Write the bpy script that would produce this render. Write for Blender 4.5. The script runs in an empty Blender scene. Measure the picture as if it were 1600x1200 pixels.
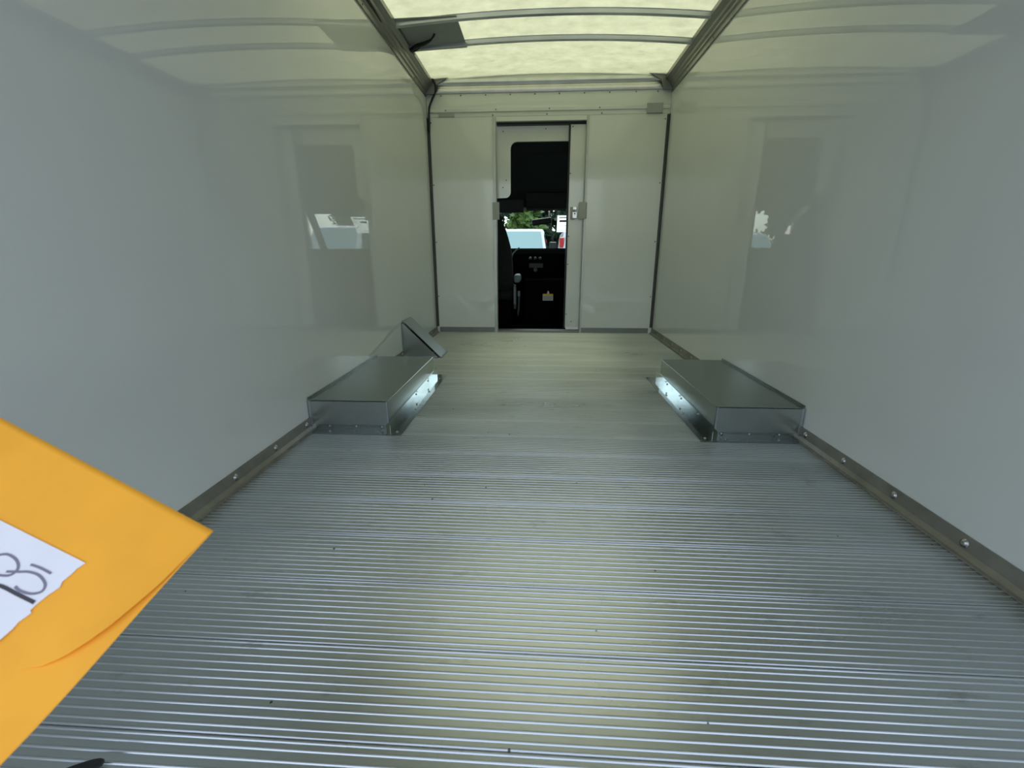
import bpy, bmesh, math, random
from mathutils import Vector, Matrix

random.seed(7)
S = bpy.context.scene
COL = S.collection

# ------------------------------------------------------------------ camera
cam_d = bpy.data.cameras.new('camera')
cam = bpy.data.objects.new('camera', cam_d)
COL.objects.link(cam)
S.camera = cam
CP = Vector((-0.0477, -4.1754, 0.7094))
YAW, PITCH, ROLL = -0.0583, 0.2825, 0.0019
cy, sy, cp_, sp_ = math.cos(YAW), math.sin(YAW), math.cos(PITCH), math.sin(PITCH)
fwd = Vector((sy * cp_, cy * cp_, -sp_))
right = Vector((cy, -sy, 0))
down = fwd.cross(right)
r2 = right * math.cos(ROLL) + down * math.sin(ROLL)
d2 = -right * math.sin(ROLL) + down * math.cos(ROLL)
rot = Matrix((r2, -d2, -fwd)).transposed()
cam.matrix_world = Matrix.Translation(CP) @ rot.to_4x4()
cam_d.sensor_width = 36
cam_d.lens = 36 * 699.6 / 1600
cam_d.clip_start = 0.02
cam_d.clip_end = 300
cam_d.dof.use_dof = True
cam_d.dof.focus_distance = 3.2
cam_d.dof.aperture_fstop = 10

# ------------------------------------------------------------------ world, sun, exposure
SUN_EL, SUN_AZ = math.radians(52.6), math.radians(4.3)      # azimuth measured from +Y towards +X
w = bpy.data.worlds.new('world')
S.world = w
w.use_nodes = True
nt = w.node_tree
bg = nt.nodes['Background']
sky = nt.nodes.new('ShaderNodeTexSky')
sky.sky_type = 'NISHITA'
sky.sun_disc = False
sky.sun_elevation = SUN_EL
sky.sun_rotation = SUN_AZ
sky.air_density = 1.0
sky.dust_density = 3.0
sky.ozone_density = 1.0
hz = nt.nodes.new('ShaderNodeHueSaturation')          # humid, hazy summer sky
hz.inputs['Saturation'].default_value = 0.5
nt.links.new(sky.outputs[0], hz.inputs['Color'])
nt.links.new(hz.outputs[0], bg.inputs[0])
bg.inputs[1].default_value = 0.68
sl = bpy.data.lights.new('sun', 'SUN')
sl.energy = 2.4
sl.angle = math.radians(0.6)
sl.color = (1.0, 0.96, 0.88)
so = bpy.data.objects.new('sun', sl)
COL.objects.link(so)
sv = Vector((math.sin(SUN_AZ) * math.cos(SUN_EL), math.cos(SUN_AZ) * math.cos(SUN_EL), math.sin(SUN_EL)))
so.rotation_euler = (-sv).to_track_quat('-Z', 'Y').to_euler()
so.location = (0, 0, 12)
vs = S.view_settings
vs.view_transform = 'Standard'
vs.look = 'None'
vs.gamma = 1
vs.use_curve_mapping = False
vs.exposure = -0.35
S.cycles.use_denoising = True
S.cycles.max_bounces = 12
S.cycles.diffuse_bounces = 6
S.cycles.glossy_bounces = 6
S.cycles.transmission_bounces = 6
S.cycles.transparent_max_bounces = 12
S.cycles.caustics_reflective = True
S.cycles.sample_clamp_indirect = 10

# ------------------------------------------------------------------ materials
def new_mat(name):
    m = bpy.data.materials.new(name)
    m.use_nodes = True
    n = m.node_tree
    return m, n, n.nodes['Principled BSDF']

def mat(name, col, rough=0.5, metal=0.0, var=0.0, vscale=8.0, bump=0.0, bscale=60.0, stretch=(1, 1, 1), rvar=0.0, spec=0.5, coat=0.0):
    m, n, b = new_mat(name)
    b.inputs['Base Color'].default_value = (*col, 1)
    b.inputs['Roughness'].default_value = rough
    b.inputs['Metallic'].default_value = metal
    b.inputs['Specular IOR Level'].default_value = spec
    b.inputs['Coat Weight'].default_value = coat
    if var or bump or rvar:
        tc = n.nodes.new('ShaderNodeTexCoord')
        mp = n.nodes.new('ShaderNodeMapping')
        mp.inputs['Scale'].default_value = stretch
        n.links.new(tc.outputs['Object'], mp.inputs['Vector'])
    if var or rvar:
        no = n.nodes.new('ShaderNodeTexNoise')
        no.inputs['Scale'].default_value = vscale
        no.inputs['Detail'].default_value = 5
        n.links.new(mp.outputs[0], no.inputs['Vector'])
    if var:
        r = n.nodes.new('ShaderNodeMapRange')
        r.inputs[1].default_value = 0.3
        r.inputs[2].default_value = 0.7
        r.inputs[3].default_value = 1 - var
        r.inputs[4].default_value = 1 + var
        n.links.new(no.outputs['Fac'], r.inputs[0])
        mx = n.nodes.new('ShaderNodeVectorMath')
        mx.operation = 'SCALE'
        mx.inputs[0].default_value = col
        n.links.new(r.outputs[0], mx.inputs['Scale'])
        n.links.new(mx.outputs[0], b.inputs['Base Color'])
    if rvar:
        r = n.nodes.new('ShaderNodeMapRange')
        r.inputs[1].default_value = 0.3
        r.inputs[2].default_value = 0.7
        r.inputs[3].default_value = max(0.02, rough - rvar)
        r.inputs[4].default_value = rough + rvar
        n.links.new(no.outputs['Fac'], r.inputs[0])
        n.links.new(r.outputs[0], b.inputs['Roughness'])
    if bump:
        n2 = n.nodes.new('ShaderNodeTexNoise')
        n2.inputs['Scale'].default_value = bscale
        n2.inputs['Detail'].default_value = 3
        n.links.new(mp.outputs[0], n2.inputs['Vector'])
        bp = n.nodes.new('ShaderNodeBump')
        bp.inputs['Strength'].default_value = bump
        bp.inputs['Distance'].default_value = 0.002
        n.links.new(n2.outputs['Fac'], bp.inputs['Height'])
        n.links.new(bp.outputs[0], b.inputs['Normal'])
    return m

M = {}
M['frp'] = mat('white_glossy_panel', (0.61, 0.64, 0.61), 0.018, 0, var=0.015, vscale=2.0, spec=0.55)
M['frp_front'] = mat('white_front_panel', (0.67, 0.705, 0.65), 0.06, 0, var=0.015, vscale=2.0)
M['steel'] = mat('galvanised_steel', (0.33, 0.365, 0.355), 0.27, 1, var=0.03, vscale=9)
M['steel_end'] = mat('rear_lit_galvanised_steel', (0.43, 0.47, 0.47), 0.29, 1, var=0.04, vscale=9)  # lighter copy of the steel, rear daylight on near end faces put into its colour
M['steel_bright'] = mat('bright_galvanised_steel', (0.54, 0.57, 0.62), 0.28, 1, var=0.08, vscale=20, stretch=(0.3, 1, 1))
M['rail'] = mat('dull_aluminium_rail', (0.34, 0.345, 0.32), 0.42, 1, var=0.15, vscale=10, stretch=(1, 0.2, 1))
M['alu'] = mat('plain_aluminium', (0.62, 0.63, 0.61), 0.32, 1, var=0.08, vscale=10)
M['jamb'] = mat('painted_jamb', (0.44, 0.455, 0.42), 0.35, 0.5, var=0.06, vscale=10)
M['base'] = mat('coated_base_angle', (0.24, 0.235, 0.195), 0.45, 0.6, var=0.18, vscale=14, bump=0.1, bscale=40)
M['kick'] = mat('grey_kick_strip', (0.22, 0.23, 0.215), 0.45, 0.5, var=0.1)
M['dark_trim'] = mat('dark_corner_trim', (0.055, 0.06, 0.052), 0.45, 0.2, var=0.15)
M['plate'] = mat('grey_plate', (0.36, 0.38, 0.35), 0.6, 0.0, var=0.06)
M['black'] = mat('black_plastic', (0.008, 0.008, 0.008), 0.5, 0)
M['black_soft'] = mat('black_fabric', (0.012, 0.013, 0.012), 0.9, 0, var=0.2, vscale=30, spec=0.2)
M['dash'] = mat('black_dash_vinyl', (0.003, 0.003, 0.003), 0.9, 0, spec=0.0)
M['head'] = mat('charcoal_headliner', (0.035, 0.04, 0.036), 0.95, 0, spec=0.1)
M['grey_vinyl'] = mat('grey_vinyl', (0.12, 0.15, 0.15), 0.5, 0)
M['grey_knob'] = mat('grey_knob', (0.08, 0.08, 0.08), 0.5, 0)
M['screw'] = mat('zinc_screw', (0.40, 0.41, 0.39), 0.3, 1)
M['screw_dark'] = mat('dull_screw', (0.12, 0.125, 0.11), 0.5, 0.3)
M['cable'] = mat('black_cable', (0.006, 0.006, 0.006), 0.4, 0)
M['paper'] = mat('white_paper', (0.80, 0.80, 0.84), 0.7, 0, var=0.03, vscale=30)
M['ink'] = mat('grey_ink', (0.20, 0.19, 0.26), 0.6, 0)
M['ink_dark'] = mat('dark_ink', (0.05, 0.045, 0.06), 0.6, 0)
M['manila'] = mat('orange_kraft_paper', (0.95, 0.43, 0.035), 0.62, 0, var=0.06, vscale=14, bump=0.12, bscale=35, spec=0.3)
M['yellow'] = mat('yellow_print', (0.65, 0.45, 0.03), 0.6, 0)
M['label_white'] = mat('label_white', (0.55, 0.55, 0.5), 0.6, 0)
M['paint'] = mat('white_van_paint', (0.82, 0.83, 0.83), 0.25, 0, coat=0.5)
M['tire'] = mat('tyre_rubber', (0.02, 0.02, 0.02), 0.85, 0)
M['hub'] = mat('wheel_hub', (0.5, 0.5, 0.5), 0.35, 0.9)
M['red'] = mat('red_tail_lens', (0.70, 0.015, 0.02), 0.2, 0)
M['lens'] = mat('headlamp_lens', (0.7, 0.72, 0.72), 0.15, 0.2)
M['vglass'] = mat('glass_with_painted_sky_reflection', (0.34, 0.48, 0.47), 0.06, 0, coat=1.0)  # pale teal sky reflection painted into the windscreen colour
M['vglass_dark'] = mat('dark_vehicle_glass', (0.03, 0.045, 0.045), 0.05, 0)
M['bark'] = mat('bark', (0.10, 0.075, 0.05), 0.9, 0, var=0.3, bump=0.5, bscale=20)
M['asphalt'] = mat('asphalt', (0.13, 0.13, 0.13), 0.9, 0, var=0.2, vscale=3, bump=0.4, bscale=90)
M['body_out'] = mat('outer_skin', (0.7, 0.7, 0.7), 0.4, 0)

def leaf_mat(name, c1, c2):
    m, n, b = new_mat(name)
    tc = n.nodes.new('ShaderNodeTexCoord')
    no = n.nodes.new('ShaderNodeTexNoise')
    no.inputs['Scale'].default_value = 1.1
    no.inputs['Detail'].default_value = 4
    n.links.new(tc.outputs['Object'], no.inputs['Vector'])
    cr = n.nodes.new('ShaderNodeValToRGB')
    cr.color_ramp.elements[0].position = 0.38
    cr.color_ramp.elements[0].color = (*c1, 1)
    cr.color_ramp.elements[1].position = 0.62
    cr.color_ramp.elements[1].color = (*c2, 1)
    n.links.new(no.outputs['Fac'], cr.inputs[0])
    n.links.new(cr.outputs[0], b.inputs['Base Color'])
    b.inputs['Roughness'].default_value = 0.55
    tr = n.nodes.new('ShaderNodeBsdfTranslucent')
    n.links.new(cr.outputs[0], tr.inputs[0])
    mx = n.nodes.new('ShaderNodeMixShader')
    mx.inputs[0].default_value = 0.45
    n.links.new(b.outputs[0], mx.inputs[1])
    n.links.new(tr.outputs[0], mx.inputs[2])
    n.links.new(mx.outputs[0], n.nodes['Material Output'].inputs[0])
    return m
M['leaf_dark'] = leaf_mat('dark_leaves', (0.02, 0.05, 0.03), (0.06, 0.12, 0.05))
M['leaf_light'] = leaf_mat('light_leaves', (0.10, 0.20, 0.05), (0.30, 0.42, 0.12))

def floor_mat():
    m, n, b = new_mat('extruded_aluminium')
    tc = n.nodes.new('ShaderNodeTexCoord')
    geo = n.nodes.new('ShaderNodeNewGeometry')
    b.inputs['Metallic'].default_value = 1
    # broad tarnish
    n1 = n.nodes.new('ShaderNodeTexNoise')
    n1.inputs['Scale'].default_value = 2.2
    n1.inputs['Detail'].default_value = 6
    mp = n.nodes.new('ShaderNodeMapping')
    mp.inputs['Scale'].default_value = (0.5, 1.6, 1)
    n.links.new(geo.outputs['Position'], mp.inputs[0])
    n.links.new(mp.outputs[0], n1.inputs['Vector'])
    r1 = n.nodes.new('ShaderNodeMapRange')
    r1.inputs[1].default_value = 0.35
    r1.inputs[2].default_value = 0.65
    r1.inputs[3].default_value = 0.86
    r1.inputs[4].default_value = 1.08
    n.links.new(n1.outputs['Fac'], r1.inputs[0])
    # scuff smudges, stretched across
    n2 = n.nodes.new('ShaderNodeTexNoise')
    n2.inputs['Scale'].default_value = 7
    n2.inputs['Detail'].default_value = 7
    n2.inputs['Roughness'].default_value = 0.7
    mp2 = n.nodes.new('ShaderNodeMapping')
    mp2.inputs['Scale'].default_value = (0.8, 2.0, 1)
    n.links.new(geo.outputs['Position'], mp2.inputs[0])
    n.links.new(mp2.outputs[0], n2.inputs['Vector'])
    r2_ = n.nodes.new('ShaderNodeMapRange')
    r2_.inputs[1].default_value = 0.60
    r2_.inputs[2].default_value = 0.76
    r2_.inputs[3].default_value = 1.0
    r2_.inputs[4].default_value = 0.55
    n.links.new(n2.outputs['Fac'], r2_.inputs[0])
    # dark specks
    vo = n.nodes.new('ShaderNodeTexVoronoi')
    vo.inputs['Scale'].default_value = 13
    n.links.new(geo.outputs['Position'], vo.inputs['Vector'])
    r3 = n.nodes.new('ShaderNodeMapRange')
    r3.inputs[1].default_value = 0.028
    r3.inputs[2].default_value = 0.042
    r3.inputs[3].default_value = 0.15
    r3.inputs[4].default_value = 1.0
    n.links.new(vo.outputs['Distance'], r3.inputs[0])
    a = n.nodes.new('ShaderNodeMath'); a.operation = 'MULTIPLY'
    n.links.new(r1.outputs[0], a.inputs[0]); n.links.new(r2_.outputs[0], a.inputs[1])
    c = n.nodes.new('ShaderNodeMath'); c.operation = 'MULTIPLY'
    n.links.new(a.outputs[0], c.inputs[0]); n.links.new(r3.outputs[0], c.inputs[1])
    v = n.nodes.new('ShaderNodeVectorMath'); v.operation = 'SCALE'
    v.inputs[0].default_value = (0.53, 0.57, 0.59)
    n.links.new(c.outputs[0], v.inputs['Scale'])
    n.links.new(v.outputs[0], b.inputs['Base Color'])
    rr = n.nodes.new('ShaderNodeMapRange')
    rr.inputs[1].default_value = 0.3
    rr.inputs[2].default_value = 0.7
    rr.inputs[3].default_value = 0.26
    rr.inputs[4].default_value = 0.36
    n.links.new(n1.outputs['Fac'], rr.inputs[0])
    n.links.new(rr.outputs[0], b.inputs['Roughness'])
    return m
M['floor'] = floor_mat()

def roof_mat():
    m, n, b = new_mat('translucent_fibreglass')
    geo = n.nodes.new('ShaderNodeNewGeometry')
    mp = n.nodes.new('ShaderNodeMapping')
    mp.inputs['Scale'].default_value = (1.0, 1.3, 1)
    n.links.new(geo.outputs['Position'], mp.inputs[0])
    n1 = n.nodes.new('ShaderNodeTexNoise')
    n1.inputs['Scale'].default_value = 9
    n1.inputs['Detail'].default_value = 8
    n1.inputs['Roughness'].default_value = 0.7
    n.links.new(mp.outputs[0], n1.inputs['Vector'])
    cr = n.nodes.new('ShaderNodeValToRGB')
    cr.color_ramp.elements[0].position = 0.3
    cr.color_ramp.elements[0].color = (0.205, 0.218, 0.118, 1)
    cr.color_ramp.elements[1].position = 0.72
    cr.color_ramp.elements[1].color = (0.335, 0.35, 0.21, 1)
    n.links.new(n1.outputs['Fac'], cr.inputs[0])
    tr = n.nodes.new('ShaderNodeBsdfTranslucent')
    n.links.new(cr.outputs[0], tr.inputs[0])
    di = n.nodes.new('ShaderNodeBsdfDiffuse')
    di.inputs[0].default_value = (0.7, 0.72, 0.6, 1)
    rf = n.nodes.new('ShaderNodeBsdfRefraction')
    rf.inputs['Roughness'].default_value = 0.35
    rf.inputs['IOR'].default_value = 1.05
    rf.inputs[0].default_value = (0.95, 0.95, 0.85, 1)
    m1 = n.nodes.new('ShaderNodeMixShader'); m1.inputs[0].default_value = 0.24
    n.links.new(tr.outputs[0], m1.inputs[1]); n.links.new(di.outputs[0], m1.inputs[2])
    m2 = n.nodes.new('ShaderNodeMixShader'); m2.inputs[0].default_value = 0.025
    n.links.new(m1.outputs[0], m2.inputs[1]); n.links.new(rf.outputs[0], m2.inputs[2])
    n.links.new(m2.outputs[0], n.nodes['Material Output'].inputs[0])
    return m
M['roof'] = roof_mat()

def thin_paper():
    m, n, b = new_mat('thin_white_sheet')
    b.inputs['Base Color'].default_value = (0.8, 0.8, 0.8, 1)
    b.inputs['Roughness'].default_value = 0.7
    tr = n.nodes.new('ShaderNodeBsdfTranslucent')
    tr.inputs[0].default_value = (0.85, 0.87, 0.85, 1)
    mx = n.nodes.new('ShaderNodeMixShader')
    mx.inputs[0].default_value = 0.6
    n.links.new(b.outputs[0], mx.inputs[1]); n.links.new(tr.outputs[0], mx.inputs[2])
    n.links.new(mx.outputs[0], n.nodes['Material Output'].inputs[0])
    return m
M['thin_paper'] = thin_paper()

def glass_mat():
    m, n, b = new_mat('tinted_pane')
    tp = n.nodes.new('ShaderNodeBsdfTransparent')
    tp.inputs[0].default_value = (0.72, 0.86, 0.84, 1)
    gl = n.nodes.new('ShaderNodeBsdfGlossy')
    gl.inputs['Roughness'].default_value = 0.02
    fr = n.nodes.new('ShaderNodeFresnel')
    fr.inputs[0].default_value = 1.45
    mx = n.nodes.new('ShaderNodeMixShader')
    n.links.new(fr.outputs[0], mx.inputs[0])
    n.links.new(tp.outputs[0], mx.inputs[1]); n.links.new(gl.outputs[0], mx.inputs[2])
    n.links.new(mx.outputs[0], n.nodes['Material Output'].inputs[0])
    return m
M['glass'] = glass_mat()

# ------------------------------------------------------------------ helpers
def link(name, me, m=None, parent=None, smooth=False):
    o = bpy.data.objects.new(name, me)
    COL.objects.link(o)
    if m and not me.materials:
        me.materials.append(M[m] if isinstance(m, str) else m)
    if parent:
        o.parent = parent
    if smooth:
        for p in me.polygons:
            p.use_smooth = True
    return o

def pyd(name, v, f, m, parent=None, smooth=False):
    me = bpy.data.meshes.new(name)
    me.from_pydata([tuple(x) for x in v], [], f)
    me.update()
    return link(name, me, m, parent, smooth)

def bobj(name, bm, m, parent=None, smooth=False):
    bmesh.ops.recalc_face_normals(bm, faces=bm.faces)
    me = bpy.data.meshes.new(name)
    bm.to_mesh(me)
    bm.free()
    return link(name, me, m, parent, smooth)

def add_box(bm, x0, x1, y0, y1, z0, z1, bev=0.0, seg=1):
    mt = Matrix.Translation(((x0 + x1) / 2, (y0 + y1) / 2, (z0 + z1) / 2)) @ Matrix.Diagonal((abs(x1 - x0), abs(y1 - y0), abs(z1 - z0), 1))
    r = bmesh.ops.create_cube(bm, size=1, matrix=mt)
    if bev:
        es = list({e for v in r['verts'] for e in v.link_edges})
        bmesh.ops.bevel(bm, geom=es, offset=bev, segments=seg, affect='EDGES', profile=0.5)

def box(name, x0, x1, y0, y1, z0, z1, m, parent=None, bev=0.0, seg=1):
    bm = bmesh.new()
    add_box(bm, x0, x1, y0, y1, z0, z1, bev, seg)
    return bobj(name, bm, m, parent)

def add_prism(bm, pts, axis, a, b):
    """closed profile extruded from a to b; axis x: pts=(y,z), y: (x,z), z: (x,y)"""
    def P(p, t):
        return {'x': (t, p[0], p[1]), 'y': (p[0], t, p[1]), 'z': (p[0], p[1], t)}[axis]
    va = [bm.verts.new(P(p, a)) for p in pts]
    vb = [bm.verts.new(P(p, b)) for p in pts]
    n = len(pts)
    for i in range(n):
        bm.faces.new((va[i], va[(i + 1) % n], vb[(i + 1) % n], vb[i]))
    bm.faces.new(va)
    bm.faces.new(vb[::-1])

def prism(name, pts, axis, a, b, m, parent=None, bev=0.0):
    bm = bmesh.new()
    add_prism(bm, pts, axis, a, b)
    if bev:
        bmesh.ops.recalc_face_normals(bm, faces=bm.faces)
        bmesh.ops.bevel(bm, geom=list(bm.edges), offset=bev, segments=2, affect='EDGES', profile=0.5)
    return bobj(name, bm, m, parent)

def smooth_path(pts, k=6):
    P = [Vector(p) for p in pts]
    out = []
    for i in range(len(P) - 1):
        p0, p1, p2, p3 = P[max(i - 1, 0)], P[i], P[i + 1], P[min(i + 2, len(P) - 1)]
        for j in range(k):
            t = j / k
            out.append(0.5 * ((2 * p1) + (p2 - p0) * t + (2 * p0 - 5 * p1 + 4 * p2 - p3) * t * t + (3 * p1 - p0 - 3 * p2 + p3) * t ** 3))
    out.append(P[-1])
    return out

def add_tube(bm, path, r, n=8):
    rad = r if callable(r) else (lambda t: r)
    rings = []
    N = len(path)
    up = Vector((0.13, 0.31, 0.94)).normalized()
    for i, p in enumerate(path):
        t = (path[min(i + 1, N - 1)] - path[max(i - 1, 0)]).normalized()
        a = t.cross(up)
        if a.length < 1e-4:
            a = t.cross(Vector((1, 0, 0)))
        a.normalize()
        b = t.cross(a)
        q = rad(i / max(1, N - 1))
        rings.append([bm.verts.new(p + (a * math.cos(2 * math.pi * k / n) + b * math.sin(2 * math.pi * k / n)) * q) for k in range(n)])
    for i in range(N - 1):
        for k in range(n):
            bm.faces.new((rings[i][k], rings[i][(k + 1) % n], rings[i + 1][(k + 1) % n], rings[i + 1][k]))
    bm.faces.new(rings[0][::-1])
    bm.faces.new(rings[-1])

def tube(name, pts, r, m, parent=None, n=8, k=6):
    bm = bmesh.new()
    add_tube(bm, smooth_path(pts, k) if k else [Vector(p) for p in pts], r, n)
    return bobj(name, bm, m, parent, True)

def add_lathe(bm, prof, axis_o, axis, n=12):
    """prof: (r, h) from bottom to top around axis vector"""
    ax = Vector(axis).normalized()
    a = ax.orthogonal().normalized()
    b = ax.cross(a)
    o = Vector(axis_o)
    rings = []
    for r, h in prof:
        if r <= 1e-6:
            rings.append([bm.verts.new(o + ax * h)])
        else:
            rings.append([bm.verts.new(o + ax * h + (a * math.cos(2 * math.pi * k / n) + b * math.sin(2 * math.pi * k / n)) * r) for k in range(n)])
    for i in range(len(rings) - 1):
        A, B = rings[i], rings[i + 1]
        for k in range(n):
            k2 = (k + 1) % n
            if len(A) == 1 and len(B) > 1:
                bm.faces.new((A[0], B[k2], B[k]))
            elif len(B) == 1 and len(A) > 1:
                bm.faces.new((A[k], A[k2], B[0]))
            elif len(A) > 1:
                bm.faces.new((A[k], A[k2], B[k2], B[k]))
    if len(rings[0]) > 1:
        bm.faces.new(rings[0][::-1])
    if len(rings[-1]) > 1:
        bm.faces.new(rings[-1])

def empty(name, loc=(0, 0, 0)):
    o = bpy.data.objects.new(name, None)
    o.empty_display_size = 0.1
    COL.objects.link(o)
    o.location = loc
    return o

def keep(o, parent):
    """parent without moving (parents are only translated)"""
    o.parent = parent
    o.location = o.location - parent.location
    return o

def tag(o, label, cat, group=None):
    o['label'] = label
    o['category'] = cat
    if group:
        o['group'] = group
    return o

def struct(o, label=None):
    o['kind'] = 'structure'
    if label:
        o['label'] = label
    return o

# screw meshes shared by every screw (axis along +Z, placed by rotation)
def dome_mesh(name, r, h, m, washer=0.0):
    bm = bmesh.new()
    pr = [(r, 0), (r * 0.97, h * 0.35), (r * 0.75, h * 0.75), (r * 0.4, h * 0.97), (0, h)]
    if washer:
        pr = [(r * washer, 0), (r * washer, h * 0.2), (r, h * 0.22)] + pr[1:]
    add_lathe(bm, pr, (0, 0, 0), (0, 0, 1), 10)
    bmesh.ops.recalc_face_normals(bm, faces=bm.faces)
    me = bpy.data.meshes.new(name)
    bm.to_mesh(me)
    bm.free()
    me.materials.append(M[m])
    for p in me.polygons:
        p.use_smooth = True
    return me
SCREW = dome_mesh('screw', 0.0055, 0.0035, 'screw_dark')
SCREW_Z = dome_mesh('screw', 0.0055, 0.004, 'screw')
BOLT = dome_mesh('bolt', 0.0085, 0.0065, 'screw', 1.35)

def put(name, me, loc, axis, parent):
    o = bpy.data.objects.new(name, me)
    COL.objects.link(o)
    o.rotation_euler = Vector(axis).to_track_quat('Z', 'Y').to_euler()
    o.location = Vector(loc)
    if parent:
        keep(o, parent)
    return o

# ================================================================== STRUCTURE
YR = -4.10          # rear edge of the box body

# ---- floor: slab plus one child per extruded plank
fl = box('floor', -1.0, 1.0, YR, 0.0, -0.09, -0.012, 'alu')
struct(fl, 'ribbed extruded aluminium floor of the cargo box')
PW = 0.1718
def plank_mesh(width, ribs):
    w_ = width - 0.0006
    prof_rib = [(-0.0026, 0), (-0.0017, 0.0013), (-0.0007, 0.0021), (0.0007, 0.0021), (0.0017, 0.0013), (0.0026, 0)]
    v, f, sm = [], [], []
    X0, X1 = -0.984, 0.984
    def strip(a, b, smooth):
        i = len(v)
        v.extend([(X0, a[0], a[1]), (X1, a[0], a[1]), (X1, b[0], b[1]), (X0, b[0], b[1])])
        f.append((i, i + 1, i + 2, i + 3))
        sm.append(False)
    y = 0.0003
    strip((y, -0.012), (y, 0), False)
    last = y
    for rb in ribs:
        strip((last, 0), (rb - 0.0026, 0), False)
        i = len(v)
        for dy_, dz in prof_rib:
            v.append((X0, rb + dy_, dz)); v.append((X1, rb + dy_, dz))
        for k in range(len(prof_rib) - 1):
            j = i + 2 * k
            f.append((j, j + 1, j + 3, j + 2)); sm.append(True)
        last = rb + 0.0026
    strip((last, 0), (w_, 0), False)
    strip((w_, 0), (w_, -0.012), False)
    me = bpy.data.meshes.new('plank')
    me.from_pydata(v, [], f)
    me.update()
    for p, s in zip(me.polygons, sm):
        p.use_smooth = s
    me.materials.append(M['floor'])
    return me
ribs = [0.0037] + [0.0150 + k * 0.01577 for k in range(10)] + [PW - 0.0037]
PM = plank_mesh(PW, ribs)
y0 = -3.348 - 4 * PW
while y0 + PW < 0.0:
    o = bpy.data.objects.new('plank', PM)
    COL.objects.link(o)
    o.location = (0, y0, 0)
    o.parent = fl
    y0 += PW
last_w = -0.001 - y0
o = bpy.data.objects.new('plank', plank_mesh(last_w, [r for r in ribs if r < last_w - 0.004]))
COL.objects.link(o)
o.location = (0, y0, 0)
o.parent = fl
box('rear_sill', -0.99, 0.99, YR - 0.05, -3.348 - 4 * PW, -0.09, 0.0, 'alu', fl)

# ---- side walls, thick sandwich panels with a glossy liner
for side, s in (('left', -1), ('right', 1)):
    wl = box('wall_' + side, s * 1.0, s * 1.03, YR, 0.05, -0.09, 2.12, 'frp')
    struct(wl, 'glossy white fibreglass liner of the %s side wall' % side)
    # base angle along the floor with domed bolts
    pr = [(s * 0.9995, 0.053), (s * 0.996, 0.053), (s * 0.9925, 0.018), (s * 0.984, 0.006), (s * 0.975, 0.0045), (s * 0.975, 0.0008), (s * 0.9995, 0.0008)]
    bb = prism('baseboard_' + side, pr, 'y', YR + 0.01, -0.003, 'base')
    struct(bb, 'olive grey metal angle along the foot of the %s wall' % side)
    yb = -2.500 - 0.2255 * 7
    while yb < -0.1:
        yb += 0.2255
        if -2.47 < yb < -1.62 or (s < 0 and -1.14 < yb < -0.86) or yb > -0.06:
            continue
        put('bolt', BOLT, (s * 0.9945, yb, 0.033), (-s, 0, 0.08), bb)

# ---- front wall
wf = struct(empty('wall_front', (0, 0.02, 0)), 'white front wall with the cab doorway')
keep(box('panel', -1.0, -0.425, 0.0, 0.035, 0.0, 1.806, 'frp_front', None, 0.001), wf)
keep(box('panel', 0.335, 1.0, 0.0, 0.035, 0.0, 1.806, 'frp_front', None, 0.001), wf)
keep(box('lintel_panel', -0.425, 0.335, 0.0, 0.035, 1.770, 1.806, 'frp_front', None, 0.001), wf)
keep(box('header_panel', -1.0, 1.0, 0.002, 0.035, 1.808, 2.12, 'frp_front', None, 0.001), wf)
hc = keep(prism('header_channel', [(0.003, 1.838), (-0.010, 1.842), (-0.012, 1.866), (-0.006, 1.869), (-0.006, 1.873), (0.003, 1.875)], 'x', -0.995, 0.995, 'frp_front'), wf)
for x0, x1, z0, z1 in ((-0.90, -0.77, 1.808, 1.846), (0.81, 0.937, 1.808, 1.880)):
    keep(box('cover_plate', x0, x1, -0.014 if z1 > 1.85 else -0.006, 0.001, z0, z1, 'plate', None, 0.001), wf)
for x0, x1 in ((-0.972, -0.452), (0.350, 0.965)):
    keep(box('kick_strip', x0, x1, -0.006, 0.0, 0.004, 0.050, 'kick', None, 0.001), wf)
for x in (-0.877, -0.711, -0.504, -0.301, -0.099, 0.0996, 0.303, 0.506, 0.717, 0.890):
    put('screw', SCREW, (x, 0.001, 1.965), (0, -1, 0), wf)
for x in (-0.448, 0.001, 0.450):
    put('screw', SCREW, (x, 0.001, 1.818), (0, -1, 0), wf)
for x in (-0.84, -0.42, 0.02, 0.43):
    put('screw', SCREW, (x, -0.011, 1.855), (0, -1, 0), wf)
for z in (1.767, 1.285, 0.812, 0.335):
    put('screw', SCREW, (-0.970, 0.0, z), (0, -1, 0), wf)
    put('screw', SCREW, (0.965, 0.0, z), (0, -1, 0), wf)

# corner angles between front and side walls
for k, s in ((1, -1), (2, 1)):
    pr = [(s * 0.9995, -0.026), (s * 0.9955, -0.026), (s * 0.9955, -0.005), (s * 0.978, -0.004), (s * 0.978, -0.0005), (s * 0.9995, -0.0005)]
    t = prism('trim_%d' % k, pr, 'z', 0.055, 1.80, 'dark_trim')
    struct(t, 'dark metal angle in the %s front corner' % ('left' if s < 0 else 'right'))

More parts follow.
